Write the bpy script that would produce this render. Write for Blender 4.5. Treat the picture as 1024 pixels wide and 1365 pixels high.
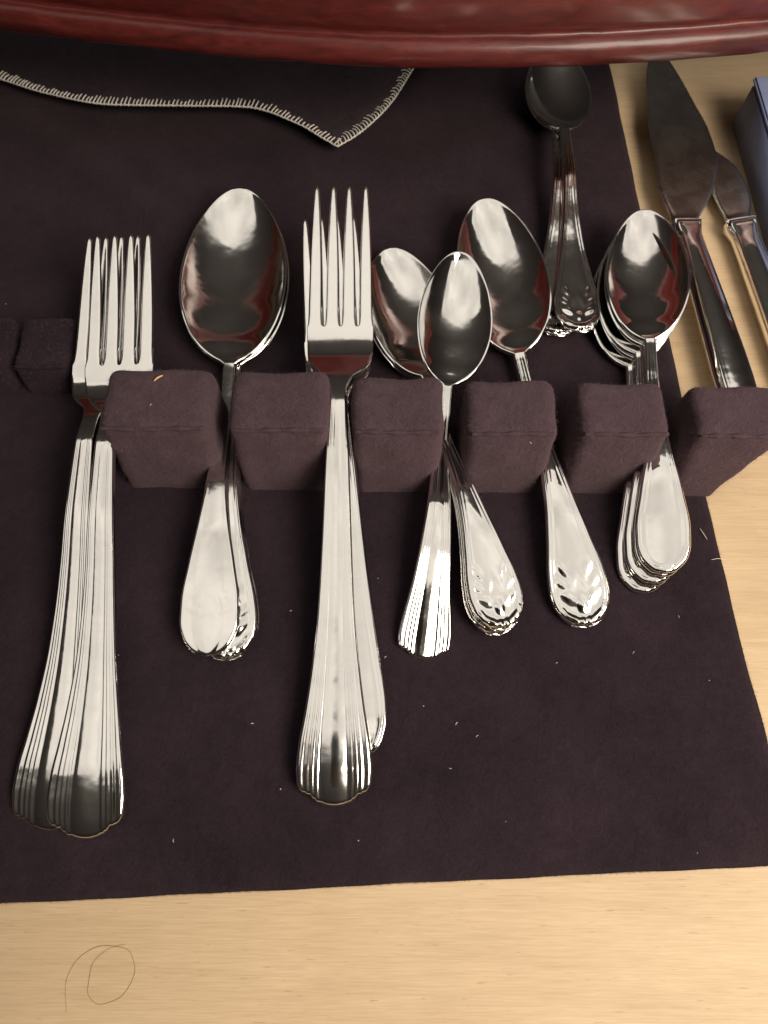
import bpy, bmesh, math, random
import numpy as np
from mathutils import Vector, Matrix

for o in list(bpy.data.objects):
    bpy.data.objects.remove(o)
S = bpy.context.scene
COL = S.collection
MM = 0.001
rng = np.random.default_rng(7)
random.seed(7)

# ------------------------------------------------------------------ camera
cd = bpy.data.cameras.new('camera')
cam = bpy.data.objects.new('camera', cd)
COL.objects.link(cam)
cam.location = (0, 0, 0.220)
cam.rotation_euler = (math.radians(22.3), 0, 0)
cd.sensor_fit = 'VERTICAL'
cd.sensor_height = 24
cd.lens = 24 * 920 / 1365
cd.clip_start = 0.005
cd.clip_end = 50
cd.dof.use_dof = True
cd.dof.focus_distance = 0.222
cd.dof.aperture_fstop = 15
S.camera = cam

# ------------------------------------------------------------------ world and lamps
w = bpy.data.worlds.new('World')
S.world = w
w.use_nodes = True
bg = w.node_tree.nodes['Background']
# the room as light: pale ceiling overhead, dim brown walls toward the horizon, dark floor below
wt = w.node_tree
wtc = wt.nodes.new('ShaderNodeTexCoord')
wsep = wt.nodes.new('ShaderNodeSeparateXYZ')
wt.links.new(wtc.outputs['Generated'], wsep.inputs[0])
wno = wt.nodes.new('ShaderNodeTexNoise')
wno.inputs['Scale'].default_value = 2.2
wno.inputs['Detail'].default_value = 3
wt.links.new(wtc.outputs['Generated'], wno.inputs['Vector'])
wadd = wt.nodes.new('ShaderNodeMath')
wadd.operation = 'MULTIPLY_ADD'
wt.links.new(wno.outputs['Fac'], wadd.inputs[0])
wadd.inputs[1].default_value = 0.16
wt.links.new(wsep.outputs['Z'], wadd.inputs[2])
wr = wt.nodes.new('ShaderNodeValToRGB')
wt.links.new(wadd.outputs[0], wr.inputs[0])
stops = [(0.0, (0.010, 0.008, 0.007)), (0.35, (0.016, 0.013, 0.011)), (0.60, (0.026, 0.021, 0.018)), (0.80, (0.038, 0.032, 0.027)), (0.95, (0.060, 0.052, 0.044)), (1.0, (0.080, 0.070, 0.058))]
while len(wr.color_ramp.elements) < len(stops):
    wr.color_ramp.elements.new(0.5)
for e, (p_, c_) in zip(wr.color_ramp.elements, stops):
    e.position = p_
    e.color = (*c_, 1)
wt.links.new(wr.outputs[0], bg.inputs[0])
bg.inputs[1].default_value = 1.0

def area(name, loc, target, sx, sy, power, color):
    l = bpy.data.lights.new(name, 'AREA')
    l.shape = 'RECTANGLE'
    l.size, l.size_y = sx, sy
    l.energy = power
    l.color = color
    o = bpy.data.objects.new(name, l)
    o.location = loc
    d = Vector(target) - Vector(loc)
    o.rotation_euler = d.to_track_quat('-Z', 'Y').to_euler()
    COL.objects.link(o)
    return o

ceil = area('ceiling_lamp', (0.16, 0.25, 1.30), (0.16, 0.25, 0), 2.7, 1.06, 8.4, (1.0, 0.93, 0.83))
# the ceiling it stands for is not evenly bright: soft uneven emission
ceil.data.use_nodes = True
ln = ceil.data.node_tree
le = ln.nodes['Emission']
lg = ln.nodes.new('ShaderNodeNewGeometry')
lno = ln.nodes.new('ShaderNodeTexNoise')
lno.inputs['Scale'].default_value = 3.0
lno.inputs['Detail'].default_value = 2.5
ln.links.new(lg.outputs['Parametric'], lno.inputs['Vector'])
lmr = ln.nodes.new('ShaderNodeMapRange')
lmr.inputs['From Min'].default_value = 0.3
lmr.inputs['From Max'].default_value = 0.7
lmr.inputs['To Min'].default_value = 0.62
lmr.inputs['To Max'].default_value = 1.12
ln.links.new(lno.outputs['Fac'], lmr.inputs['Value'])
ln.links.new(lmr.outputs[0], le.inputs['Strength'])
area('side_lamp', (0.37, -0.19, 0.48), (0.04, 0.07, 0), 0.34, 0.34, 5.9, (1.0, 0.87, 0.73))

S.view_settings.view_transform = 'Standard'
S.view_settings.look = 'None'
S.view_settings.exposure = 0
S.view_settings.gamma = 1
S.view_settings.use_curve_mapping = False
S.render.engine = 'CYCLES'

# ------------------------------------------------------------------ materials
def new_mat(name):
    m = bpy.data.materials.new(name)
    m.use_nodes = True
    nt = m.node_tree
    return m, nt, nt.nodes['Principled BSDF']

def node(nt, kind, **kw):
    n = nt.nodes.new(kind)
    for k, v in kw.items():
        setattr(n, k, v)
    return n

def coords(nt, scale, kind='Object'):
    tc = node(nt, 'ShaderNodeTexCoord')
    mp = node(nt, 'ShaderNodeMapping')
    mp.inputs['Scale'].default_value = scale
    nt.links.new(tc.outputs[kind], mp.inputs[0])
    return mp.outputs[0]

def noise(nt, vec, scale, detail=4, rough=0.55, dist=0.0):
    n = node(nt, 'ShaderNodeTexNoise')
    n.inputs['Scale'].default_value = scale
    n.inputs['Detail'].default_value = detail
    n.inputs['Roughness'].default_value = rough
    n.inputs['Distortion'].default_value = dist
    nt.links.new(vec, n.inputs['Vector'])
    return n.outputs['Fac']

def ramp(nt, fac, stops):
    r = node(nt, 'ShaderNodeValToRGB')
    cr = r.color_ramp
    while len(cr.elements) < len(stops):
        cr.elements.new(0.5)
    for e, (p, c) in zip(cr.elements, stops):
        e.position = p
        e.color = c if len(c) == 4 else (*c, 1)
    nt.links.new(fac, r.inputs[0])
    return r.outputs[0]

def mix(nt, fac, a, b, mode='MIX'):
    m = node(nt, 'ShaderNodeMix', data_type='RGBA', blend_type=mode)
    for sock, v in ((m.inputs[0], fac), (m.inputs[6], a), (m.inputs[7], b)):
        if isinstance(v, (int, float)):
            sock.default_value = v
        elif isinstance(v, tuple):
            sock.default_value = (*v, 1)
        else:
            nt.links.new(v, sock)
    return m.outputs[2]

def bump(nt, bsdf, h, strength, dist, prev=None):
    b = node(nt, 'ShaderNodeBump')
    b.inputs['Strength'].default_value = strength
    b.inputs['Distance'].default_value = dist
    nt.links.new(h, b.inputs['Height'])
    if prev is not None:
        nt.links.new(prev, b.inputs['Normal'])
    nt.links.new(b.outputs[0], bsdf.inputs['Normal'])
    return b.outputs[0]

def silver(name, rough, tint=(0.89, 0.875, 0.85), smudge=0.10):
    m, nt, p = new_mat(name)
    p.inputs['Metallic'].default_value = 1
    v = coords(nt, (1, 1, 1))
    n1 = noise(nt, v, 60, 5, 0.6, 0.4)
    n2 = noise(nt, v, 900, 3, 0.6)
    c = ramp(nt, n1, [(0.3, tuple(x * 0.93 for x in tint)), (0.75, tint)])
    nt.links.new(c, p.inputs['Base Color'])
    r = ramp(nt, n1, [(0.42, (rough,) * 3), (0.8, (rough + smudge,) * 3)])
    nt.links.new(r, p.inputs['Roughness'])
    vs = coords(nt, (1, 0.04, 1))
    n3 = noise(nt, vs, 2600, 2, 0.5)
    n0 = noise(nt, v, 130, 2, 0.5)
    b = bump(nt, p, n0, 0.10, 0.0010)
    b = bump(nt, p, n1, 0.06, 0.0004, b)
    b = bump(nt, p, n3, 0.055, 0.00004, b)
    bump(nt, p, n2, 0.03, 0.00008, b)
    return m

M_SILVER = silver('polished_silver', 0.065, smudge=0.15)
M_SATIN = silver('worn_silver', 0.12, smudge=0.10)
M_STEEL = silver('knife_steel', 0.24, (0.72, 0.70, 0.66), 0.12)

def felt(name, c0, c1, sheen=0.35):
    m, nt, p = new_mat(name)
    v = coords(nt, (1, 1, 1))
    big = noise(nt, v, 28, 4, 0.6)
    fine = noise(nt, v, 1500, 4, 0.7, 0.6)
    mid = noise(nt, v, 260, 4, 0.7, 0.8)
    col = ramp(nt, big, [(0.3, c0), (0.7, c1)])
    col = mix(nt, 0.55, col, ramp(nt, fine, [(0.3, (0.55,) * 3), (0.75, (1.35,) * 3)]), 'MULTIPLY')
    col = mix(nt, 0.5, col, ramp(nt, mid, [(0.3, (0.62,) * 3), (0.72, (1.3,) * 3)]), 'MULTIPLY')
    nt.links.new(col, p.inputs['Base Color'])
    p.inputs['Roughness'].default_value = 1
    p.inputs['Specular IOR Level'].default_value = 0.1
    p.inputs['Sheen Weight'].default_value = sheen
    p.inputs['Sheen Roughness'].default_value = 0.6
    p.inputs['Sheen Tint'].default_value = (0.75, 0.55, 0.58, 1)
    b = bump(nt, p, fine, 0.7, 0.0004)
    bump(nt, p, mid, 0.8, 0.0007, b)
    return m

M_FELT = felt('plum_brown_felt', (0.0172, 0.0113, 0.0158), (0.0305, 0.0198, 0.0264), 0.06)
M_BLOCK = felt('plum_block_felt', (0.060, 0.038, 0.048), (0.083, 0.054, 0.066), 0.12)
M_CLOTH = felt('charcoal_cloth', (0.030, 0.022, 0.028), (0.042, 0.031, 0.038), 0.03)

m, nt, p = new_mat('felt_fibre')
p.inputs['Base Color'].default_value = (0.13, 0.088, 0.100, 1)
p.inputs['Roughness'].default_value = 1
p.inputs['Specular IOR Level'].default_value = 0.1
M_FIBRE = m
m, nt, p = new_mat('mat_fibre')
p.inputs['Base Color'].default_value = (0.060, 0.041, 0.050, 1)
p.inputs['Roughness'].default_value = 1
p.inputs['Specular IOR Level'].default_value = 0.1
M_MATFIBRE = m

m, nt, p = new_mat('cream_thread')
v = coords(nt, (1, 1, 1))
nt.links.new(ramp(nt, noise(nt, v, 400, 3), [(0.3, (0.48, 0.46, 0.41)), (0.7, (0.74, 0.72, 0.66))]), p.inputs['Base Color'])
p.inputs['Roughness'].default_value = 0.7
M_THREAD = m

m, nt, p = new_mat('pale_lint')
p.inputs['Base Color'].default_value = (0.6, 0.5, 0.44, 1)
p.inputs['Roughness'].default_value = 0.9
M_LINT = m
m, nt, p = new_mat('straw_splinter')
p.inputs['Base Color'].default_value = (0.62, 0.40, 0.20, 1)
p.inputs['Roughness'].default_value = 0.8
M_STRAW = m
m, nt, p = new_mat('brown_hair')
p.inputs['Base Color'].default_value = (0.30, 0.16, 0.075, 1)
p.inputs['Roughness'].default_value = 0.6
M_HAIR = m

# pale wood of the board, grain along x
m, nt, p = new_mat('pale_wood')
vg = coords(nt, (0.10, 1, 1))
g1 = noise(nt, vg, 130, 6, 0.62, 0.8)
vg2 = coords(nt, (0.035, 1, 1))
g2 = noise(nt, vg2, 900, 4, 0.6, 0.3)
v = coords(nt, (1, 1, 1))
blot = noise(nt, v, 11, 4, 0.6)
pores = noise(nt, coords(nt, (0.10, 1, 1)), 1700, 2, 0.4)
c = ramp(nt, g1, [(0.25, (0.55, 0.415, 0.262)), (0.5, (0.61, 0.470, 0.305)), (0.75, (0.645, 0.505, 0.335))])
c = mix(nt, 0.22, c, ramp(nt, g2, [(0.3, (0.72, 0.66, 0.58)), (0.7, (1.1, 1.1, 1.1))]), 'MULTIPLY')
g3 = noise(nt, coords(nt, (0.03, 1, 1)), 3200, 3, 0.6, 0.2)
c = mix(nt, 0.20, c, ramp(nt, g3, [(0.38, (0.55, 0.48, 0.40)), (0.60, (1.12, 1.12, 1.12))]), 'MULTIPLY')
c = mix(nt, 0.5, c, ramp(nt, blot, [(0.3, (0.82, 0.78, 0.72)), (0.7, (1.08, 1.07, 1.05))]), 'MULTIPLY')
c = mix(nt, ramp(nt, pores, [(0.68, (0, 0, 0)), (0.75, (0.5,) * 3)]), c, (0.34, 0.19, 0.085))
nt.links.new(c, p.inputs['Base Color'])
p.inputs['Roughness'].default_value = 0.55
p.inputs['Specular IOR Level'].default_value = 0.3
bump(nt, p, g2, 0.25, 0.00015)
M_WOOD = m

# red mahogany with varnish
m, nt, p = new_mat('red_mahogany')
vg = coords(nt, (0.10, 1, 1))
g1 = noise(nt, vg, 90, 6, 0.65, 1.2)
g2 = noise(nt, coords(nt, (0.25, 1, 1)), 420, 5, 0.7, 0.5)
c = ramp(nt, g1, [(0.25, (0.048, 0.0075, 0.0070)), (0.55, (0.100, 0.0145, 0.0130)), (0.8, (0.160, 0.026, 0.021))])
c = mix(nt, 0.55, c, ramp(nt, g2, [(0.32, (0.42, 0.36, 0.36)), (0.70, (1.55, 1.4, 1.3))]), 'MULTIPLY')
nt.links.new(c, p.inputs['Base Color'])
p.inputs['Roughness'].default_value = 0.42
p.inputs['Specular IOR Level'].default_value = 0.45
p.inputs['Coat Weight'].default_value = 0.22
p.inputs['Coat Roughness'].default_value = 0.16
b = bump(nt, p, g2, 0.35, 0.0003)
bump(nt, p, noise(nt, coords(nt, (0.5, 1, 1)), 160, 4, 0.6), 0.12, 0.0006, b)
M_RED = m

m, nt, p = new_mat('blue_grey_board')
v = coords(nt, (1, 1, 1))
nt.links.new(ramp(nt, noise(nt, v, 120, 5, 0.6), [(0.3, (0.22, 0.26, 0.44)), (0.7, (0.27, 0.32, 0.52))]), p.inputs['Base Color'])
p.inputs['Roughness'].default_value = 0.55
bump(nt, p, noise(nt, v, 900, 3), 0.2, 0.0002)
M_BOX = m

# ------------------------------------------------------------------ helpers
def mesh_np(name, verts, faces, mat, smooth=True):
    me = bpy.data.meshes.new(name)
    me.from_pydata([tuple(v) for v in verts], [], [tuple(int(i) for i in f) for f in faces])
    me.materials.append(mat)
    if smooth:
        me.polygons.foreach_set('use_smooth', [True] * len(me.polygons))
    me.update()
    return me

def obj(name, me, parent=None):
    o = bpy.data.objects.new(name, me)
    COL.objects.link(o)
    if parent is not None:
        o.parent = parent
    return o

def tag(o, label, cat, group=None):
    o['label'] = label
    o['category'] = cat
    if group:
        o['group'] = group
    return o

def hermite(pts):
    xs = np.array([a for a, b in pts], float)
    ys = np.array([b for a, b in pts], float)
    sl = np.diff(ys) / np.diff(xs)
    t = np.zeros_like(xs)
    t[1:-1] = np.where(sl[1:] * sl[:-1] > 0, 2 * sl[1:] * sl[:-1] / (sl[1:] + sl[:-1] + 1e-12), 0)
    t[0], t[-1] = sl[0], sl[-1]
    def f(x):
        x = np.clip(np.asarray(x, float), xs[0], xs[-1])
        i = np.clip(np.searchsorted(xs, x) - 1, 0, len(xs) - 2)
        h = xs[i + 1] - xs[i]
        q = (x - xs[i]) / h
        return ((1 + 2 * q) * (1 - q) ** 2 * ys[i] + q * (1 - q) ** 2 * h * t[i]
                + q * q * (3 - 2 * q) * ys[i + 1] + q * q * (q - 1) * h * t[i + 1])
    return f

def tube(path, r, closed=False, sides=6):
    P = [Vector(q) for q in path]
    n = len(P)
    V, F = [], []
    up = Vector((0.13, 0.21, 0.97)).normalized()
    for i, q in enumerate(P):
        a = P[max(i - 1, 0)]
        b = P[min(i + 1, n - 1)]
        d = (b - a).normalized()
        s = d.cross(up)
        if s.length < 1e-5:
            s = d.cross(Vector((1, 0, 0)))
        s.normalize()
        u = s.cross(d)
        rr = r(i / (n - 1)) if callable(r) else r
        for k in range(sides):
            an = 2 * math.pi * k / sides
            V.append(q + (s * math.cos(an) + u * math.sin(an)) * rr)
    for i in range(n - 1):
        for k in range(sides):
            k2 = (k + 1) % sides
            F.append((i * sides + k, i * sides + k2, (i + 1) * sides + k2, (i + 1) * sides + k))
    F.append(tuple(range(sides))[::-1])
    F.append(tuple((n - 1) * sides + k for k in range(sides)))
    return V, F

def copy_tree(o, parent=None):
    c = o.copy()
    COL.objects.link(c)
    if parent is not None:
        c.parent = parent
    for ch in list(o.children):
        copy_tree(ch, c)
    return c

# ------------------------------------------------------------------ setting: board
me = mesh_np('wood_board', [(-0.6, -0.35, 0), (0.6, -0.35, 0), (0.6, 0.75, 0), (-0.6, 0.75, 0),
                            (-0.6, -0.35, -0.012), (0.6, -0.35, -0.012), (0.6, 0.75, -0.012), (-0.6, 0.75, -0.012)],
             [(0, 1, 2, 3), (4, 7, 6, 5), (0, 4, 5, 1), (1, 5, 6, 2), (2, 6, 7, 3), (3, 7, 4, 0)], M_WOOD, False)
board = obj('wood_board', me)
board['kind'] = 'structure'

# ------------------------------------------------------------------ felt liner with its blocks
rack = obj('felt_cutlery_rack', None)
tag(rack, 'dark plum felt mat with a row of upright felt blocks holding the cutlery', 'cutlery rack')

def mat_right(y):
    return np.interp(y, [-25, 17, 46, 94, 143, 233, 310, 420], [116, 115.6, 113.2, 111.4, 109.2, 106.7, 105.1, 103])
def mat_front(x):
    return np.interp(x, [-260, -106, -44, 18, 108, 130], [-35, -27.9, -25.2, -22.4, -18.6, -17.6])
def mat_z(x, y):
    z = 2.0 + 0.35 * np.sin(x * 0.045 + y * 0.02) * np.sin(y * 0.037 + 1)
    # two soft folds at the upper left
    for (x0, y0, ang, ln, hh, ww) in ((-110, 235, 2.45, 70, 3.4, 8), (-75, 222, 2.3, 50, 2.2, 7), (40, 262, 0.5, 55, 2.6, 9)):
        dx, dy = x - x0, y - y0
        a = dx * math.cos(ang) + dy * math.sin(ang)
        b = -dx * math.sin(ang) + dy * math.cos(ang)
        z = z + hh * np.exp(-(b / ww) ** 2 - (a / ln) ** 2)
    return z
nx, ny = 150, 190
V, F = [], []
for layer in (0, 1):
    for j in range(ny + 1):
        for i in range(nx + 1):
            a, b = i / nx, j / ny
            y0 = -28 + 448 * b
            x = -260 + (float(mat_right(y0)) + 260) * a
            y = float(mat_front(x)) * (1 - b) + 420 * b
            x = -260 + (float(mat_right(y)) + 260) * a
            if i == nx:
                x += 0.08 * math.sin(y * 0.31) + 0.1 * math.sin(y * 0.13)
            if j == 0:
                y += 0.08 * math.sin(x * 0.29) + 0.12 * math.sin(x * 0.11 + 1)
            z = float(mat_z(np.array(x), np.array(y))) if layer == 0 else 0.15
            if layer == 0 and (i == nx or j == 0):
                z -= 0.5
            V.append((x * MM, y * MM, z * MM))
N1 = (nx + 1) * (ny + 1)
idx = lambda i, j, l: l * N1 + j * (nx + 1) + i
for j in range(ny):
    for i in range(nx):
        F.append((idx(i, j, 0), idx(i + 1, j, 0), idx(i + 1, j + 1, 0), idx(i, j + 1, 0)))
for i in range(nx):
    F.append((idx(i, 0, 1), idx(i + 1, 0, 1), idx(i + 1, 0, 0), idx(i, 0, 0)))
for j in range(ny):
    F.append((idx(nx, j, 1), idx(nx, j + 1, 1), idx(nx, j + 1, 0), idx(nx, j, 0)))
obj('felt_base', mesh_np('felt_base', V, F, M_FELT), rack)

def fibre_mesh(name, P, Nrm, lmin, lmax, wid, flat, mat):
    """short curved fibres: two triangles each, standing on points P with normals Nrm (mm)"""
    n = len(P)
    T = rng.normal(size=(n, 3))
    T -= (T * Nrm).sum(1, keepdims=True) * Nrm
    T /= np.linalg.norm(T, axis=1, keepdims=True) + 1e-9
    L = rng.uniform(lmin, lmax, (n, 1))
    lift = rng.uniform(0.1, 1, (n, 1)) * (1 - flat)
    side = np.cross(T, Nrm) * wid
    mid = P + T * L * 0.5 + Nrm * L * lift * 0.6
    tip = P + T * L + Nrm * L * lift * 0.7 + side * rng.normal(size=(n, 1)) * 4
    A = np.stack([P - side, P + side, mid + side * 0.8, mid - side * 0.8, tip], 1).reshape(-1, 3) * MM
    F = []
    for k in range(n):
        b = k * 5
        F.append((b, b + 1, b + 2, b + 3))
        F.append((b + 3, b + 2, b + 4))
    return mesh_np(name, A, F, mat, False)

# fuzz on the mat: over the surface and along the two cut edges that show
n = 60000
y = rng.uniform(-26, 300, n)
x = rng.uniform(-150, 116, n)
ok = (x < mat_right(y) - 0.3) & (y > mat_front(x) + 0.3)
x, y = x[ok], y[ok]
P = np.stack([x, y, mat_z(x, y) - 0.02], 1)
Nn = np.tile(np.array([0, 0, 1.0]), (len(P), 1))
xe = rng.uniform(-120, 116, 7000)
Pe = np.stack([xe, mat_front(xe) + 0.1, rng.uniform(0.4, 1.6, len(xe))], 1)
Ne = np.tile(np.array([0, -0.97, 0.24]), (len(xe), 1))
ye = rng.uniform(-20, 300, 6000)
Pr = np.stack([mat_right(ye) - 0.1, ye, rng.uniform(0.4, 1.6, len(ye))], 1)
Nr = np.tile(np.array([0.97, 0, 0.24]), (len(ye), 1))
fz = obj('felt_fuzz', fibre_mesh('felt_fuzz', np.concatenate([P, Pe, Pr]), np.concatenate([Nn, Ne, Nr]), 0.4, 1.8, 0.022, 0.5, M_MATFIBRE), rack)
fz['kind'] = 'stuff'

def block(x0, x1, yf, yb, h, bow, seed, x1b=None, x0b=None, dim=False):
    """felt-wrapped block: front face slopes out by bow mm at the foot; returns its mesh object"""
    r = 3.7
    K = 15
    hx, hy, hz = (x1 - x0) / 2, (yb - yf) / 2, h / 2
    ts = np.tanh(np.linspace(-1, 1, K + 1) * 1.5) / math.tanh(1.5)
    V, F, key = [], [], {}
    def vid(p):
        k = tuple(np.round(p, 5))
        if k not in key:
            key[k] = len(V)
            V.append(p)
        return key[k]
    for ax in range(3):
        for sg in (-1, 1):
            if ax == 2 and sg == -1:
                continue
            for i in range(K):
                for j in range(K):
                    q = []
                    for (a, b) in ((ts[i], ts[j]), (ts[i + 1], ts[j]), (ts[i + 1], ts[j + 1]), (ts[i], ts[j + 1])):
                        p = [0, 0, 0]
                        p[ax] = sg
                        p[(ax + 1) % 3] = a
                        p[(ax + 2) % 3] = b
                        q.append(vid(np.array(p, float)))
                    F.append(q if sg > 0 else q[::-1])
    V = np.array(V) * np.array([hx, hy, hz])
    rs = np.array([r, r, r])
    inner = np.clip(V, -np.array([hx, hy, hz]) + rs, np.array([hx, hy, hz]) - rs)
    inner[:, 2] = np.where(V[:, 2] < 0, V[:, 2], inner[:, 2])
    d = V - inner
    ln = np.linalg.norm(d, axis=1, keepdims=True)
    V = np.where(ln > 1e-6, inner + d / np.maximum(ln, 1e-6) * np.minimum(r, np.maximum(ln, r)), V)
    nrm = V / np.array([hx, hy, hz])
    f = (hz - V[:, 2]) / h                       # 0 top, 1 foot
    V[:, 1] += np.where(V[:, 1] < 0, -bow * f * np.clip(-V[:, 1] / hy, 0, 1), 0)
    if x1b is not None:
        V[:, 0] += np.clip(V[:, 0] / hx, 0, 1) * (x1b - x1) * f
    if x0b is not None:
        V[:, 0] += np.clip(-V[:, 0] / hx, 0, 1) * (x0b - x0) * f
    rs_ = np.random.default_rng(seed)
    ph = rs_.uniform(0, 6, 6)
    wob = 0.34 * np.sin(V[:, 0] * 0.33 + ph[0]) * np.sin(V[:, 1] * 0.4 + ph[1]) + 0.18 * np.sin(V[:, 2] * 0.45 + ph[2] + V[:, 0] * 0.2)
    V += nrm / np.maximum(np.linalg.norm(nrm, axis=1, keepdims=True), 1e-6) * wob[:, None]
    V[:, 2] -= np.where(V[:, 2] > hz * 0.6, 0.35 * np.exp(-((V[:, 0] - ph[3] * 2 + 6) / 9) ** 2), 0)
    c = np.array([(x0 + x1) / 2, (yf + yb) / 2, hz + 1.6])
    o = obj('block', mesh_np('block', V * MM, F, M_BLOCK if not dim else M_FELT), rack)  # dim blocks take the darker mat felt: shade put into their colour
    o.location = Vector(c) * MM
    # the overlapped fold of cloth along the front top edge and down the left front corner
    pts = []
    for k in range(25):
        a = k / 24
        px = -hx + 1.2 + (2 * hx - 2.4) * a
        pts.append(Vector((px, -hy + 0.30 - 0.35 * math.sin(a * 3.1) * 0.3, hz - 1.0 + 0.25 * math.sin(a * 7 + ph[4]))) * MM)
    Vt, Ft = tube(pts, lambda t: 0.00075 * (0.75 + 0.3 * math.sin(t * 23 + ph[5])), sides=6)
    obj('seam', mesh_np('seam', Vt, Ft, M_BLOCK if not dim else M_FELT), o)
    # fuzz
    me = o.data
    cen = np.array([np.mean([V[i] for i in ff], axis=0) for ff in F])
    A = np.array([V[ff[0]] for ff in F]); B = np.array([V[ff[1]] for ff in F]); C_ = np.array([V[ff[2]] for ff in F]); D = np.array([V[ff[3]] for ff in F])
    nn = np.cross(C_ - A, D - B)
    ar = np.linalg.norm(nn, axis=1)
    nn = nn / np.maximum(ar[:, None], 1e-9)
    cnt = 9000 if not dim else 900
    pick = rs_.choice(len(F), cnt, p=ar / ar.sum())
    a, b = rs_.uniform(size=(cnt, 1)), rs_.uniform(size=(cnt, 1))
    P = (A[pick] * (1 - a) + B[pick] * a) * (1 - b) + (D[pick] * (1 - a) + C_[pick] * a) * b
    fo = obj('felt_fuzz', fibre_mesh('felt_fuzz', P, nn[pick], 0.5, 2.1, 0.024, 0.2, M_FIBRE), o)
    fo['kind'] = 'stuff'
    return o

H_B = 30.5
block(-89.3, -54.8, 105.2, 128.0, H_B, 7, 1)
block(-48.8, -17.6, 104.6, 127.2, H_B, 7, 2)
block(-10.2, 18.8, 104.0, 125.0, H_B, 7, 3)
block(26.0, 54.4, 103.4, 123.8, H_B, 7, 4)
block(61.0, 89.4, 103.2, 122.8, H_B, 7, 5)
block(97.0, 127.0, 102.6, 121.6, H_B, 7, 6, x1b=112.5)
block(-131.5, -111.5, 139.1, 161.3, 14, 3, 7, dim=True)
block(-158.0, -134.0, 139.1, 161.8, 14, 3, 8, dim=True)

# ------------------------------------------------------------------ mahogany front above
bow = hermite([(-390, 335), (-240, 294), (-147, 269.7), (-109.1, 262.4), (-72.1, 256.4), (-31.3, 251.0), (13.3, 248.0), (52.4, 248.4), (94.5, 251.0), (144.3, 257.0), (240, 274), (390, 308)])
# profile in (outward toward the viewer, height) mm, from the underside round the bead and up the face
prof = [(-42, 50), (-41.5, 46.6), (-40, 46.4), (-6.0, 46.2), (-3.2, 45.4)]
for k in range(15):
    a = -math.pi / 2 + math.pi * k / 14
    prof.append((-3.2 + 4.4 * math.cos(a), 50.4 + 5.2 * math.sin(a)))
prof += [(-3.6, 56.0), (-3.9, 56.6), (-3.8, 57.4), (-3.2, 58.6), (-2.8, 60), (-2.6, 66), (-2.8, 72), (-3.4, 77), (-5.0, 81), (-8.0, 84), (-13, 86.5), (-22, 88.5), (-34, 89), (-38, 88.2), (-41, 86), (-42, 83), (-42, 50)]
nxs = 120
V, F = [], []
for i in range(nxs + 1):
    x = -390 + 780 * i / nxs
    y = float(bow(x))
    for (a, b) in prof:
        jit = 0.10 * math.sin(x * 0.21 + b) + 0.07 * math.sin(x * 0.53 + b * 0.7)
        V.append((x * MM, (y - a + (jit if b < 95 else 0)) * MM, (b + jit * 0.6) * MM))
m_ = len(prof)
for i in range(nxs):
    for k in range(m_ - 1):
        F.append((i * m_ + k, (i + 1) * m_ + k, (i + 1) * m_ + k + 1, i * m_ + k + 1))
F.append(tuple(range(1, m_ - 1))[::-1])
F.append(tuple(nxs * m_ + k for k in range(1, m_ - 1)))
lid = obj('mahogany_drawer_front', mesh_np('mahogany_drawer_front', V, F, M_RED))
tag(lid, 'glossy red mahogany bow front with beaded lower edge across the top', 'drawer front')

# ------------------------------------------------------------------ cloth flap with overlocked edge
flap_edge = [(-240, 318, 7), (-205, 308, 8), (-171.7, 296.3, 8), (-149.8, 286.7, 8.5), (-118.8, 278.6, 9), (-85.8, 277.2, 9.5), (-59.5, 275.8, 10), (-36.2, 265.8, 9.5),
             (-25, 257.5, 9), (-19.7, 254.2, 8.5)]
flap_right = [(-19.7, 254.2, 8.5), (-14, 258.5, 8.5), (-7.1, 265.8, 8.5), (2.6, 279.6, 8.5), (11.8, 298.8, 9), (24, 325, 10), (36, 350, 11)]
def resample(pts, n):
    P = np.array(pts, float)
    L = np.concatenate([[0], np.cumsum(np.linalg.norm(np.diff(P, axis=0), axis=1))])
    t = np.linspace(0, L[-1], n)
    out = np.stack([hermite(list(zip(L, P[:, k])))(t) for k in range(3)], 1)
    return out
E1 = resample(flap_edge, 70)
E2 = resample(flap_right, 36)
edge = np.concatenate([E1, E2[1:]])
flap = obj('cloth_flap', None)
tag(flap, 'dark cloth corner with cream overlocked edge peeking from under the red wood', 'cloth')
V, F = [], []
rows = 14
ne = len(edge)
for l, dz in ((0, 0.4), (1, -0.4)):
    for k, e in enumerate(edge):
        tgt = np.array([-240 + (36 + 240) * (k / (ne - 1)) ** 1.4, 352, 11])
        for j in range(rows + 1):
            q = e + (tgt - e) * j / rows
            z = q[2] + 1.0 * math.sin(q[0] * 0.06 + q[1] * 0.03) * min(1, j / 3)
            V.append((q[0] * MM, q[1] * MM, (z + dz) * MM))
n_ = ne * (rows + 1)
for k in range(ne - 1):
    for j in range(rows):
        a, b = k * (rows + 1) + j, (k + 1) * (rows + 1) + j
        F.append((a, b, b + 1, a + 1))
        F.append((n_ + a + 1, n_ + b + 1, n_ + b, n_ + a))
    a, b = k * (rows + 1), (k + 1) * (rows + 1)
    F.append((n_ + a, n_ + b, b, a))
obj('cloth_sheet', mesh_np('cloth_sheet', V, F, M_CLOTH), flap)
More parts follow.
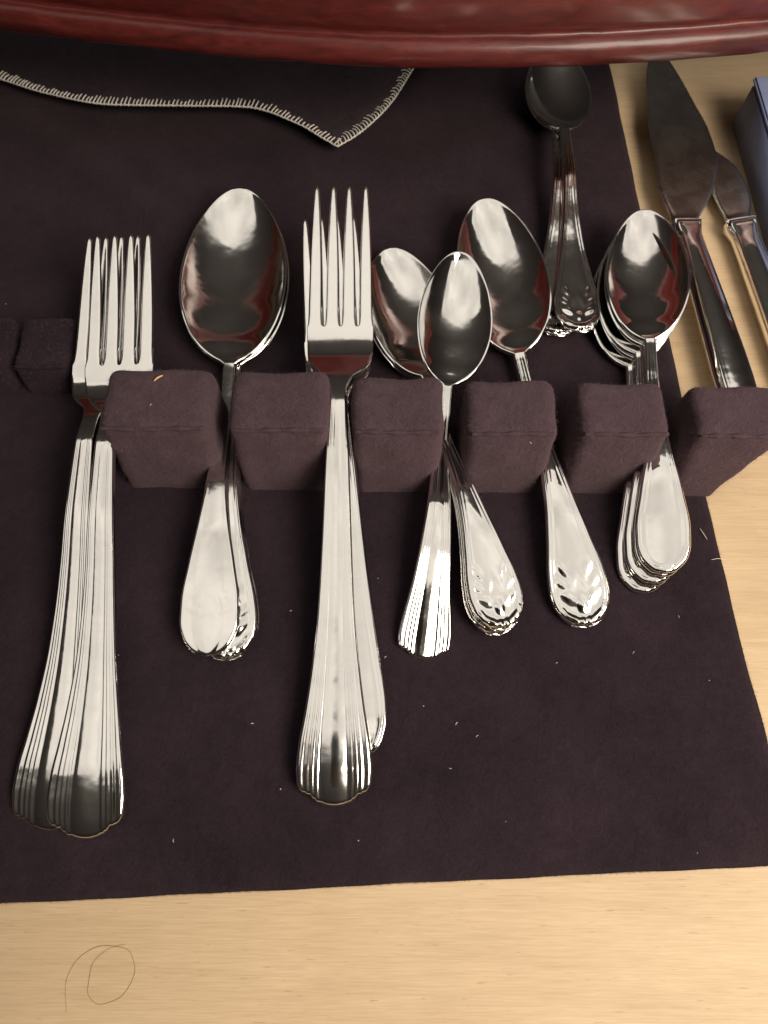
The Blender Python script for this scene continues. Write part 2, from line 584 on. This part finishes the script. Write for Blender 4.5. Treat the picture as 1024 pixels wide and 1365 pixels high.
# overlock: a coil round the edge and a binding thread along it
dense = resample(edge.tolist(), 3000)
tang = np.gradient(dense, axis=0)
tang /= np.linalg.norm(tang, axis=1, keepdims=True)
inward = np.stack([-tang[:, 1], tang[:, 0], np.zeros(len(tang))], 1)
arc = np.concatenate([[0], np.cumsum(np.linalg.norm(np.diff(dense, axis=0), axis=1))])
path = []
nloop = arc[-1] / 1.75
total = int(nloop * 16)
for k in range(total):
    t = k / (total - 1) * arc[-1]
    i = min(int(np.searchsorted(arc, t)), len(dense) - 1)
    ph = 2 * math.pi * t / 1.75 + 0.9 * math.sin(t * 0.31) + 0.5 * math.sin(t * 1.13)
    wv = 1.9 + 0.45 * math.sin(t * 0.11) + 0.25 * math.sin(t * 0.9) + 0.25 * math.sin(t * 2.7)
    off = inward[i] * (wv * (0.82 + math.cos(ph)) * 0.95)
    q = dense[i] + off + np.array([0, 0, 0.85 * math.sin(ph) + 0.1]) + tang[i] * 0.75 * math.sin(ph + 0.8)
    path.append(q * MM)
V, F = tube(path, 0.00030, sides=5)
obj('overlock_stitching', mesh_np('overlock_stitching', V, F, M_THREAD), flap)
V, F = tube([(dense[i] - inward[i] * 0.25 + np.array([0, 0, 0.2 + 0.12 * math.sin(i * 0.25)])) * MM for i in range(0, 3000, 5)], 0.00033, sides=6)
obj('edge_thread', mesh_np('edge_thread', V, F, M_THREAD), flap)

# ------------------------------------------------------------------ cutlery builder (mm, handle end at y=0, head toward +y)
def seg_dist(P, A, B):
    d = np.full(len(P), 1e9)
    for a, b in zip(A, B):
        ab = b - a
        L2 = (ab * ab).sum()
        if L2 < 1e-12:
            continue
        t = np.clip(((P - a) @ ab) / L2, 0, 1)
        q = a + t[:, None] * ab
        d = np.minimum(d, np.hypot(P[:, 0] - q[:, 0], P[:, 1] - q[:, 1]))
    return d

def loft(Y, W, zc, thick, relief=None, bowl=None, ends=None, xc=None, cols=41, re=1.0, roll_from=None, camber=0.0, wall=False):
    """grid of top and bottom points; returns (top, bot) arrays rows x cols x 3"""
    R = len(Y)
    u = np.linspace(-1, 1, cols)
    u = 0.6 * u + 0.4 * np.sin(u * math.pi / 2)
    X = np.maximum(W, 0.03)[:, None] * u[None, :]
    if xc is not None:
        X = X + xc[:, None]
    YY = np.repeat(Y[:, None], cols, 1)
    if ends is not None:
        YY = YY + ends(YY, u[None, :])
    out = np.concatenate([np.stack([X[:, 0], YY[:, 0]], 1), np.stack([X[-1, :], YY[-1, :]], 1),
                          np.stack([X[:, -1], YY[:, -1]], 1)[::-1], np.stack([X[0, :], YY[0, :]], 1)[::-1]])
    P = np.stack([X.ravel(), YY.ravel()], 1)
    d = seg_dist(P, out[:-1], out[1:]).reshape(X.shape)
    if wall:          # open far end: distance only to the two sides
        d = np.minimum(np.abs(u[None, :] - 1), np.abs(u[None, :] + 1)) * np.maximum(W, 0.03)[:, None]
    q = np.clip(d / re, 0, 1)
    roll = np.sqrt(np.clip(1 - (1 - q) ** 2, 0, 1))
    if roll_from is not None:
        bl = np.clip((Y - roll_from[0]) / (roll_from[1] - roll_from[0]), 0, 1)[:, None]
        roll = 1 - bl * (1 - roll) if roll_from[2] else roll * (1 - bl) + bl
    Z = np.repeat(zc(YY.ravel()).reshape(X.shape)[:, :], 1, 0)
    if bowl is not None:
        Z = Z + bowl(X, YY)
    T = thick(YY) / 2
    top = Z + T * roll
    bot = Z - T * roll
    if camber:
        top = top + camber * (1 - u[None, :] ** 2)
    if relief is not None:
        top = top + relief(X, YY, u[None, :] + 0 * X, d)
    return np.stack([X, YY, top], 2), np.stack([X, YY, bot], 2)

def grid_mesh(name, top, bot, mat, cap_start=True, cap_end=True):
    R, C, _ = top.shape
    V = np.concatenate([top.reshape(-1, 3), bot.reshape(-1, 3)]) * MM
    n = R * C
    F = []
    for i in range(R - 1):
        for j in range(C - 1):
            a = i * C + j
            F.append((a, a + 1, a + C + 1, a + C))
            F.append((n + a, n + a + C, n + a + C + 1, n + a + 1))
        a = i * C
        F.append((a, a + C, n + a + C, n + a))
        b = i * C + C - 1
        F.append((b + C, b, n + b, n + b + C))
    V = list(V)
    for on, r, flip in ((cap_start, 0, True), (cap_end, R - 1, False)):
        if not on:
            continue
        b = len(V)                      # the caps keep vertices of their own so that their edge stays crisp
        V += [V[r * C + j] for j in range(C)] + [V[n + r * C + j] for j in range(C)]
        for j in range(C - 1):
            q = (b + j, b + j + 1, b + C + j + 1, b + C + j)
            F.append(q[::-1] if flip else q)
    return mesh_np(name, V, F, mat)

def gauss(x, c, s):
    return np.exp(-((x - c) / s) ** 2)

# relief patterns
def rel_fan(L):
    # domed middle panel between two pairs of ridges that fan out with the handle
    def f(X, Y, u, d):
        au = np.abs(u)
        fade = np.clip((0.60 * L - Y) / (0.06 * L), 0, 1)
        wsc = np.clip(np.max(np.abs(X), axis=1, keepdims=True) / 9.0, 0.42, 1)
        amp = 0.42 * np.clip(1.25 - Y / 60.0, 0.8, 1.25)
        h = amp * (1.25 * np.clip(1 - (au / 0.38) ** 2, 0, 1) + 0.8 * gauss(au, 0.45, 0.045) + 0.8 * gauss(au, 0.58, 0.045) + 0.75 * gauss(au, 0.71, 0.05) + 0.6 * gauss(au, 0.88, 0.07))
        return h * fade * wsc
    return f

def rel_thread(L, blobs=()):
    def f(X, Y, u, d):
        fade = np.clip((0.60 * L - Y) / (0.08 * L), 0, 1)
        h = 0.22 * gauss(d, 0.85, 0.38) + 0.17 * gauss(d, 1.85, 0.36)
        h = h + 0.25 * np.clip(1 - (u / 0.55) ** 2, 0, 1)
        for (bx, by, sx, sy, a, hh) in blobs:
            for sg in ((1, -1) if bx else (1,)):
                dx, dy = X - sg * bx, Y - by
                ca, sa = math.cos(a * sg), math.sin(a * sg)
                p_, q_ = dx * ca + dy * sa, -dx * sa + dy * ca
                h = h + 0.66 * hh * np.exp(-((p_ / sx) ** 2 + (q_ / sy) ** 2) ** 1.2)
        return h * fade
    return f

ORN = [(0.95, 0.9, 0.9, 1.5, 0, 1.2), (2.75, 1.7, 0.85, 1.4, -0.5, 1.15), (4.5, 3.0, 0.95, 1.5, -0.8, 1.0), (6.0, 4.8, 1.1, 0.9, -1.0, 0.6),
       (0, 6.0, 1.3, 2.2, 0, 0.75), (3.9, 8.8, 2.5, 1.1, 0.75, 0.62), (4.7, 12.6, 2.2, 1.0, 0.95, 0.5), (3.9, 17.4, 2.4, 0.9, 1.15, 0.42),
       (1.6, 13.5, 1.1, 3.6, 0.3, 0.28)]

def lobes_fan(amp):
    def f(Y, u):
        au = np.abs(u)
        c = np.where(au < 0.62, np.sqrt(np.clip(1 - (au / 0.66) ** 2, 0, 1)) * 0.55 + 0.45, 0)
        s = np.where(au >= 0.60, 0.60 * np.sqrt(np.clip(1 - ((au - 0.60) / 0.42) ** 2, 0, 1)), 0)
        return -amp * np.maximum(c, s) * np.clip(1 - Y / 22.0, 0, 1) ** 1.5
    return f

def scallop_orn(Y, u):
    au = np.abs(u)
    e = 0.6 * np.abs(np.cos(au * 7.5)) * np.clip(1 - Y / 4.0, 0, 1)
    return -e

def rows(L, n=150):
    t = np.linspace(0, 1, n)
    return L * (0.35 * t + 0.65 * (1 - np.cos(math.pi * t)) / 2)

def make_spoon(L, hw, A, B, D, arch, pattern, mat, neck_t=2.6, egg=0.13):
    Y = rows(L, 170)
    y0 = L - A
    q = np.clip((Y - y0) / A, -1, 1)
    bw = np.where(np.abs((Y - y0) / A) <= 1, B * np.sqrt(np.clip(1 - q * q, 0, 1)) * (1 - egg * q - 0.05 * q * q), 0)
    hfun = hermite(hw)
    hW = np.where(Y < y0 - A * 0.2, hfun(Y), np.clip(hfun(Y) * (1 - (Y - (y0 - A * 0.2)) / (A * 0.8)), 0, 99))
    W = (np.maximum(hW, 0) ** 4 + np.maximum(bw, 0) ** 4) ** 0.25
    zc = hermite(arch)
    def bowl(X, YY):
        qq = np.clip((YY - y0) / A, -1, 1)
        b = np.maximum(B * np.sqrt(np.clip(1 - qq * qq, 0, 1)) * (1 - egg * qq - 0.05 * qq * qq), 1e-3)
        uu = np.clip(X / b, -1, 1)
        g = np.clip((1 - qq * qq) * (1 - uu * uu), 0, 1)
        return -D * g ** 0.88
    th = hermite([(0, 1.6), (L * 0.12, 1.9), (L * 0.45, neck_t), (L * 0.6, neck_t), (L - 1.6 * A, 1.5), (L, 1.3)])
    relief, ends = None, None
    if pattern == 'fan':
        relief, ends = rel_fan(L), lobes_fan(5.0)
    elif pattern == 'ornate':
        relief, ends = rel_thread(L, ORN), scallop_orn
    elif pattern == 'thread':
        relief = rel_thread(L)
    elif pattern == 'scroll':
        base = [(2.8, 15, 0.5, 2.2, 0.3, 0.10), (4.2, 13, 1.9, 0.4, 0.4, 0.10), (4.6, 17.5, 1.4, 0.4, -0.4, 0.08), (1.5, 12, 0.35, 1.6, 0.8, 0.07)]
        rt = rel_thread(L, base)
        relief = lambda X, YY, u, d: (rt(X, YY, u, d) - (0.22 * gauss(d, 0.85, 0.38) + 0.17 * gauss(d, 1.85, 0.36)) * np.clip((0.60 * L - YY) / (0.08 * L), 0, 1)) * np.clip((45 - YY) / 8, 0.35, 1)
    top, bot = loft(Y, W, zc, th, relief, bowl, ends, cols=53 if pattern != 'thread' else 41, re=1.0)
    k = int(np.searchsorted(Y, L - 2 * A - 1.0))
    return [('handle', grid_mesh('handle', top[:k + 1], bot[:k + 1], mat, True, False)),
            ('bowl', grid_mesh('bowl', top[k:], bot[k:], mat, False, True))]

def make_fork(L, hw, head_w, root, arch, pattern, mat, tine_w=2.35):
    Yh = np.linspace(0, 1, 150)
    Yh = root * (0.6 * Yh + 0.4 * (1 - np.cos(math.pi * Yh / 2)))
    W = hermite(hw + [(root, head_w)])(Yh)
    zc = hermite(arch)
    th = hermite([(0, 1.7), (L * 0.12, 2.0), (L * 0.45, 3.0), (L * 0.6, 3.0), (root - 8, 1.9), (L, 1.7)])
    relief = rel_fan(L) if pattern == 'fan' else rel_thread(L)
    ends = lobes_fan(8.0) if pattern == 'fan' else None
    if pattern == 'fan':
        W = W
    top, bot = loft(Yh, W, zc, th, relief, None, ends, cols=53, re=0.9, roll_from=(root - 9, root - 4, False))
    k = int(np.searchsorted(Yh, L * 0.60))
    parts = [('handle', grid_mesh('handle', top[:k + 1], bot[:k + 1], mat, True, False)),
             ('head', grid_mesh('head', top[k:], bot[k:], mat, False, True))]
    pitch = head_w / 2
    tines = []
    for c in (-1.5, -0.5, 0.5, 1.5):
        t = np.linspace(0, 1, 48)
        Yt = root + (L - root) * (0.3 * t + 0.7 * np.sin(t * math.pi / 2) ** 1.0 * t ** 0.35)
        ln = Yt - root
        r = 1.3
        flare = np.where(ln < r, 1 - np.sqrt(np.clip(1 - (1 - ln / r) ** 2, 0, 1)), 0)
        fr = ln / (L - root)
        wt = (tine_w * (1 - 0.66 * fr ** 2.3)) * np.sqrt(np.clip((1.0008 - fr) / 0.035, 0, 1)).clip(0, 1)
        Wt = wt + (pitch / 2 - tine_w) * flare
        xc = c * pitch * (1 - 0.015 * fr) + 0 * Yt
        if abs(c) > 1:      # outer tines keep a straight outer side
            xc = xc + np.sign(c) * ((pitch / 2 - Wt) * np.clip(1 - fr * 0.75, 0, 1))* 0.55
        a, b = loft(Yt, Wt, zc, hermite([(0, 1.9), (root, th(np.array(root)).item()), (L, 1.2)]), xc=xc, cols=11, re=0.75, roll_from=(root + 0.5, root + 6, True))
        tines.append(('tine', grid_mesh('tine', a, b, mat, False, True)))
    return parts, tines

def place(root, P0, P1, L, roll=0.0):
    P0, P1 = Vector(P0) * MM, Vector(P1) * MM
    d = P1 - P0
    s = d.length / (L * MM)
    y = d.normalized()
    x = y.cross(Vector((0, 0, 1))).normalized()
    z = x.cross(y)
    R = Matrix((x, y, z)).transposed()
    R = R @ Matrix.Rotation(math.radians(roll), 3, 'Y')
    root.rotation_mode = 'XYZ'
    root.location = P0
    root.rotation_euler = R.to_euler()
    root.scale = (s, s, s)

def assemble(name, parts, tines=None):
    root = obj(name, None)
    head = None
    for nm, me in parts:
        o = obj(nm, me, root)
        if nm == 'head':
            head = o
    for nm, me in (tines or []):
        obj(nm, me, head)
    return root

# ---- forks
LA = 195
fanA = [(0, 11.2), (4, 11.5), (10, 11.0), (19, 9.5), (30, 7.9), (45, 6.2), (64, 5.1), (88, 4.3), (106, 3.5), (120, 3.0), (126, 4.2), (130, 8.4), (133.5, 10.8), (138, 11.6)]
archF = lambda L: [(-12, -2.6), (-8, -1.2), (-3, 0.3), (0, 0.8), (4, 1.2), (10, 1.2), (18, 0.6), (28, -0.1), (40, -0.4), (56, 0.0), (L * 0.36, 1.0), (L * 0.47, 3.2), (L * 0.57, 3.6), (L * 0.615, 1.6), (L * 0.655, -1.8), (L * 0.68, -3.9), (L * 0.71, -4.7), (L * 0.80, -3.9), (L * 0.90, -2.0), (L, 0)]
partsA = make_fork(LA, fanA, 11.9, 144.5, archF(LA), 'fan', M_SILVER, 2.42)
a1 = assemble('salad_fork', *partsA)
place(a1, (-85.0, -4.0, 5), (-93.0, 185.0, 30), 195, 0)
tag(a1, 'upper fluted silver fork of the leftmost pair, nearest the frame bottom', 'fork', 'leftmost pair of fluted forks')
a2 = copy_tree(a1)
place(a2, (-96.5, -2.0, 3), (-98.0, 187.9, 26.3), 195, -3)
tag(a2, 'lower fluted silver fork mostly hidden beneath the leftmost fork', 'fork', 'leftmost pair of fluted forks')

LC = 208
fanC = [(0, 11.2), (4, 11.5), (10, 11.0), (20, 9.3), (32, 7.7), (50, 6.0), (75, 4.9), (100, 4.0), (116, 3.2), (124, 2.9), (129, 4.4), (133, 8.8), (137, 11.0), (143, 11.7)]
c1 = assemble('dinner_fork', *make_fork(LC, fanC, 11.9, 152, archF(LC), 'fan', M_SATIN, 2.45))
place(c1, (-14.4, 4.5, 5.6), (-15.4, 203.6, 34), LC, 0)
tag(c1, 'large fluted dinner fork with long tines in the middle, on top of another fork', 'fork')
thrC = [(0, 0.1), (0.6, 2.4), (2, 4.6), (5, 6.6), (10, 8.0), (16, 8.3), (30, 7.2), (60, 5.2), (95, 3.6), (112, 2.9), (116, 2.8), (121, 4.4), (125, 9.2), (129, 11.2), (134, 11.6)]
LC2 = 190
c2 = assemble('luncheon_fork', *make_fork(LC2, thrC, 11.7, 141, archF(LC2), 'thread', M_SILVER, 2.25))
place(c2, (-6.2, 10.2, 3.4), (-20.1, 195.7, 27), LC2, 2)
tag(c2, 'round ended threaded fork lying half hidden under the large middle fork', 'fork')

# ---- tablespoons, second slot
arch_s = lambda L, A: [(-8, -0.8), (0, 0), (L * 0.06, 1.0), (L * 0.14, 2.6), (L * 0.22, 3.6), (L * 0.30, 3.0), (L * 0.40, -0.6), (L * 0.49, -3.4), (L - 2.05 * A, -3.3), (L - 1.72 * A, -0.6), (L - 1.3 * A, 0.9), (L - 0.6 * A, 0.7), (L, 0)]
LB = 173
pear = [(0, 0.1), (0.5, 2.6), (2, 5.0), (5, 7.2), (10, 8.6), (16, 8.5), (26, 7.0), (38, 5.0), (50, 3.6), (70, 2.6), (90, 2.3), (110, 2.4)]
orn = [(0, 0.1), (0.5, 3.4), (1.5, 5.2), (3.5, 7.0), (7, 8.5), (11, 9.0), (16, 8.6), (26, 6.8), (40, 4.6), (55, 3.2), (75, 2.5), (95, 2.3), (110, 2.4)]
b1 = assemble('tablespoon', make_spoon(LB, pear, 37, 18.6, 7.8, arch_s(LB, 37), 'scroll', M_SILVER))
place(b1, (-54.0, 39.0, 8), (-57.6, 224.6, 14), LB, 0)
tag(b1, 'smooth pear handled tablespoon with large dark bowl, topmost left spoon', 'spoon', 'tablespoons in the second slot')
b2 = assemble('tablespoon', make_spoon(LB, orn, 37, 18.6, 7.8, arch_s(LB, 37), 'ornate', M_SILVER))
place(b2, (-48.6, 38.9, 5.5), (-58.9, 226.8, 11.3), LB, 0)
tag(b2, 'tablespoon with ornate tip directly beneath the smooth pear handled one', 'spoon', 'tablespoons in the second slot')
b3 = copy_tree(b2)
place(b3, (-48.3, 40.6, 2.8), (-60.5, 229.3, 8.6), LB, 0)
tag(b3, 'lowest tablespoon in the left spoon stack, only its rim and tip showing', 'spoon', 'tablespoons in the second slot')

# ---- teaspoons, third slot, crossing
LD = 140
fanD = [(0, 8.4), (3, 8.5), (8, 7.9), (18, 6.3), (36, 4.6), (52, 3.4), (68, 2.5), (85, 2.1), (100, 2.2)]
d1 = assemble('teaspoon', make_spoon(LD, fanD, 25.8, 13.2, 6.6, arch_s(LD, 25.8), 'fan', M_SILVER))
place(d1, (12.7, 44.5, 3), (28.4, 184.6, 22), LD, 9)
tag(d1, 'teaspoon with plain fan shaped handle end crossing beneath an ornate spoon handle', 'spoon', 'spoons crossing in the third gap')
LO = 146
ornD = [(a * 0.93, b * 0.93) for a, b in orn]
spD = make_spoon(LO, ornD, 27.5, 14.8, 6.6, arch_s(LO, 27.5), 'ornate', M_SILVER)
d2 = assemble('teaspoon', spD)
place(d2, (37.1, 47.6, 9.5), (2.3, 195.8, 12), LO, 3)
tag(d2, 'ornate tipped teaspoon whose handle slants right across the fan ended one', 'spoon', 'spoons crossing in the third gap')
d3 = copy_tree(d2)
place(d3, (36.2, 46.8, 6.2), (1.8, 197.8, 9), LO, 3)
tag(d3, 'ornate teaspoon nested right under the slanting ornate teaspoon', 'spoon', 'spoons crossing in the third gap')

# ---- dessert spoon, fourth slot
LE = 160
e1 = assemble('dessert_spoon', make_spoon(LE, orn, 32.5, 15.6, 7.6, arch_s(LE, 32.5), 'ornate', M_SILVER))
place(e1, (63.9, 49.4, 5), (39.4, 218.0, 15), LE, -5)
tag(e1, 'single ornate dessert spoon slanting through the fourth gap between felt blocks', 'spoon')

# ---- stack of five teaspoons, fifth slot
thrF = [(0, 0.1), (0.5, 2.4), (2, 4.6), (5, 6.9), (9, 7.9), (14, 8.0), (24, 6.6), (38, 4.4), (52, 3.0), (68, 2.3), (85, 2.1), (100, 2.2)]
spF = make_spoon(138, thrF, 27.0, 13.8, 6.8, arch_s(138, 27), 'thread', M_SILVER)
words = ['topmost', 'second from top', 'middle', 'second from bottom', 'lowest']
f0 = None
for k in range(5):
    o = assemble('teaspoon', spF) if f0 is None else copy_tree(f0)
    f0 = f0 or o
    j = (0, 0.8, -0.7, 0.9, -0.5)[k]
    place(o, (87.6 - 0.9 * k + j * 0.6, 63.8 - 0.9 * k + 0.4 * j, 13 - 2.3 * k), (99.1 - 1.1 * k + j, 207.0 - 1.7 * k + 0.6 * j, 20 - 2.0 * k), 138, -13 + j * 2.5)
    tag(o, words[k] + ' teaspoon in the stack of five teaspoons at right', 'spoon', 'stack of five teaspoons')

# ---- two spoons lying at the back
LG = 150
arch_g = [(-8, 0.6), (0, 0), (8, -0.6), (30, -0.6), (54, 2.0), (74, 4.6), (94, 3.4), (108, 2.6), (128, 1.4), (LG, 0)]
spG = make_spoon(LG, orn, 27.0, 13.2, 6.4, arch_g, 'ornate', M_SILVER)
g1 = assemble('dessert_spoon', spG)
place(g1, (72.5, 159.0, 9), (76.3, 310.4, 13), LG, 0)
tag(g1, 'upper of two spoons behind the blocks, its bowl under the red wood', 'spoon', 'two spoons lying at the back')
g2 = copy_tree(g1)
place(g2, (65.2, 160.4, 5), (78.4, 316.6, 9.5), LG, 0)
tag(g2, 'lower of two spoons behind the blocks, its handle showing to the left', 'spoon', 'two spoons lying at the back')

# ---- knives
def make_knife(spreader=False):
    Yh = rows(88, 70)
    Wh = hermite([(0, 0.1), (0.6, 3.2), (2, 5.4), (6, 6.9), (14, 7.2), (35, 6.6), (60, 5.8), (80, 5.2), (85, 5.9), (88, 5.6)])(Yh)
    zc = lambda y: 0 * np.asarray(y)
    th = hermite([(0, 4), (6, 6.5), (40, 7.5), (80, 6.5), (86, 7.0), (88, 6.6)])
    def rel(X, Y, u, d):
        return 0.5 * gauss(d, 1.3, 0.4) + 0.6 * np.clip(1 - (u / 0.55) ** 2, 0, 1) * np.clip((84 - Y) / 10, 0, 1)
    t1, b1_ = loft(Yh, Wh, zc, th, rel, cols=33, re=3.2, roll_from=(84, 88, False))
    Yb = np.concatenate([np.linspace(88, 96, 8), np.linspace(97, 196, 50), 196 + 4 * np.sin(np.linspace(0.1, 1, 14) * math.pi / 2)])
    W = hermite([(88, 5.0), (92, 6.2), (100, 9.6), (112, 12.9), (128, 14.2), (142, 13.8), (158, 11.2), (176, 8.0), (190, 4.2), (197, 1.8), (200, 0.05)])(Yb)
    xc = hermite([(88, 0), (100, 3.6), (114, 7.4), (128, 10.4), (150, 11.4), (176, 12), (200, 13.5)])(Yb)
    if spreader:
        Yb = np.concatenate([np.linspace(88, 94, 8), np.linspace(95, 131, 30), 131 + 3 * np.sin(np.linspace(0.1, 1, 14) * math.pi / 2)])
        W = hermite([(88, 4.4), (92, 5.0), (98, 6.4), (106, 6.9), (115, 5.9), (124, 3.7), (131, 1.4), (134, 0.05)])(Yb)
        xc = hermite([(88, 0), (100, 1.6), (115, 2.0), (134, -2.5)])(Yb)
    tb = hermite([(88, 4.6), (92, 2.6), (110, 2.0), (200, 1.0)])
    ta, ba = loft(Yb, W, zc, tb, lambda X, Y, u, d: 0.16 * np.clip(1 - np.abs(u), 0, 1), xc=xc, cols=29, re=1.6)
    return [('handle', grid_mesh('handle', t1, b1_, M_SILVER)), ('blade', grid_mesh('blade', ta, ba, M_STEEL))]
kp = make_knife()
k1 = assemble('table_knife', kp)
place(k1, (127.4, 125.5, 7), (112.0, 321.5, 8), 200, 4)
tag(k1, 'wide bladed knife on bare wood, blade tip under the red wood', 'knife')
k2 = assemble('butter_spreader', make_knife(True))
place(k2, (154.0, 123.0, 6), (138.5, 262.0, 5), 134, -6)
tag(k2, 'short bluish dark spreader lying between the wide knife and the blue grey box', 'knife')

# ------------------------------------------------------------------ blue grey box at the right
bm = bmesh.new()
bmesh.ops.create_cube(bm, size=1)
bmesh.ops.scale(bm, vec=(0.060, 0.090, 0.0200), verts=bm.verts)
bmesh.ops.bevel(bm, geom=list(bm.edges), offset=0.0011, segments=3, affect='EDGES')
me = bpy.data.meshes.new('box_tray')
bm.to_mesh(me); bm.free()
me.materials.append(M_BOX)
me.polygons.foreach_set('use_smooth', [True] * len(me.polygons))
box = obj('storage_box', None)
tag(box, 'blue grey flat box on the wood at the right edge', 'box')
box.location = (0.1853, 0.2325, 0)
bt = obj('box_tray', me, box)
bt.location = (0, 0, 0.0101)
bm = bmesh.new()
bmesh.ops.create_cube(bm, size=1)
bmesh.ops.scale(bm, vec=(0.0612, 0.0912, 0.0022), verts=bm.verts)
bmesh.ops.bevel(bm, geom=list(bm.edges), offset=0.0007, segments=2, affect='EDGES')
me = bpy.data.meshes.new('box_lid')
bm.to_mesh(me); bm.free()
me.materials.append(M_BOX)
bl = obj('box_lid', me, box)
bl.location = (0, 0, 0.0213)

# ------------------------------------------------------------------ the phone taking the picture, mirrored dark in the silver
m, nt, p = new_mat('black_phone_glass')
p.inputs['Base Color'].default_value = (0.012, 0.012, 0.014, 1)
p.inputs['Roughness'].default_value = 0.3
bm = bmesh.new()
bmesh.ops.create_cube(bm, size=1)
bmesh.ops.scale(bm, vec=(0.072, 0.147, 0.0078), verts=bm.verts)
bmesh.ops.bevel(bm, geom=[e for e in bm.edges if abs((e.verts[0].co - e.verts[1].co).z) > 0.001], offset=0.011, segments=6, affect='EDGES')
bmesh.ops.bevel(bm, geom=[e for e in bm.edges if abs((e.verts[0].co - e.verts[1].co).z) < 1e-6 and len(e.link_faces) == 2 and any(len(f.verts) > 8 for f in e.link_faces)], offset=0.002, segments=3, affect='EDGES')
me = bpy.data.meshes.new('phone_body')
bm.to_mesh(me); bm.free()
me.materials.append(m)
ph_ = obj('smartphone', me)
tag(ph_, 'black smartphone held above the cutlery, seen only mirrored in the silver', 'phone')
ph_.rotation_euler = (math.radians(22.3), 0, 0)
ph_.location = Vector((0, 0, 0.220)) + Matrix.Rotation(math.radians(22.3), 3, 'X') @ Vector((-0.020, -0.056, 0.0062))

# ------------------------------------------------------------------ crumbs, lint and hairs
def hair(name, pts, r, mat, label, cat, n=60):
    P = resample(pts, n)
    V, F = tube([q * MM for q in P], lambda t: r * MM * (0.55 + 0.45 * math.sin(math.pi * min(max(t, 0.04), 0.96))), sides=5)
    return tag(obj(name, mesh_np(name, V, F, mat)), label, cat)

hair('curled_hair', [(-84.3, -53.5, .1), (-85.6, -46.7, .1), (-83.2, -41.2, .1), (-76.5, -38.1, .12), (-70.2, -39.0, .1), (-67.4, -44.2, .1), (-70.6, -50.1, .1),
                     (-76.0, -51.6, .1), (-79.5, -48.4, .12), (-79.3, -43.3, .2), (-74.4, -38.6, .35), (-71, -37.9, .12)], 0.06, M_HAIR,
     'thin brown curled hair on the pale wood at lower left', 'hair', 140)
hair('curled_hair', [(115.6, 171.5, .1), (115.8, 174.4, .1), (118.4, 176.2, .1), (120.5, 176.4, .1)], 0.12, M_HAIR,
     'tiny curved hair on the pale wood beside the knife handle', 'hair', 30)
hair('white_fibre', [(106.5, 83.2, 2.6), (107.2, 81.4, 2.8), (108.3, 79.2, 2.6)], 0.13, M_LINT, 'short white fibre on the felt right of the teaspoon stack', 'fibre', 20)
hair('white_fibre', [(108.3, 72.1, 2.5), (110.5, 72.4, 2.9), (113.6, 72.3, 2.4)], 0.14, M_LINT, 'white fibre sticking over the right edge of the felt mat', 'fibre', 20)
hair('wood_splinter', [(-73.2, 121.9, 32.6), (-72.2, 122.9, 32.8), (-71.5, 123.4, 32.8), (-70.7, 124.0, 32.6)], 0.38, M_STRAW, 'straw coloured splinter lying on top of the leftmost tall felt block', 'splinter', 16)
spots = [(-147.2, 176.7, 2.4), (-30.0, 54.8, 2.4), (54.1, 38.2, 2.4), (19.6, 7.4, 2.4), (-7.3, -11.9, 2.4), (-6.8, 76.5, 2.4), (78.7, 41.5, 2.4), (94.8, 53.1, 2.4),
         (89.0, -15.2, 2.4), (28.0, 16.3, 2.4), (-73.1, 113.2, 32.4), (22, 20, 2.4), (0.5, 40, 2.4), (70, 55, 2.4), (-2, 66, 2.4), (101, 33, 2.4), (-40, 20, 2.4), (-60, -12, 2.4), (45, 100, 32.4)]
for k in range(4):
    spots.append((random.uniform(-95, 105), random.uniform(-15, 95), 2.4))
V, F = [], []
for k, (x, y, z) in enumerate(spots):
    a = random.uniform(0, 3.1)
    ln = random.uniform(0.15, 0.6) if k < 19 else random.uniform(0.05, 0.2)
    rr_ = random.uniform(0.08, 0.2)
    z = float(mat_z(np.array(x), np.array(y))) + 0.2 if z < 5 else z
    p = [np.array([x, y, z]) + np.array([math.cos(a), math.sin(a), 0]) * ln * t + np.array([-math.sin(a), math.cos(a), 0.5]) * 0.2 * (1 - t * t) for t in (-1, -0.4, 0.4, 1)]
    v, f = tube([q * MM for q in p], lambda t: MM * rr_ * (1 - 0.5 * abs(2 * t - 1)), sides=5)
    b = len(V)
    V += v
    F += [tuple(i + b for i in ff) for ff in f]
lint = obj('lint_specks', mesh_np('lint_specks', V, F, M_LINT))
lint['kind'] = 'stuff'
tag(lint, 'tiny pale lint specks scattered over the dark felt mat', 'lint')
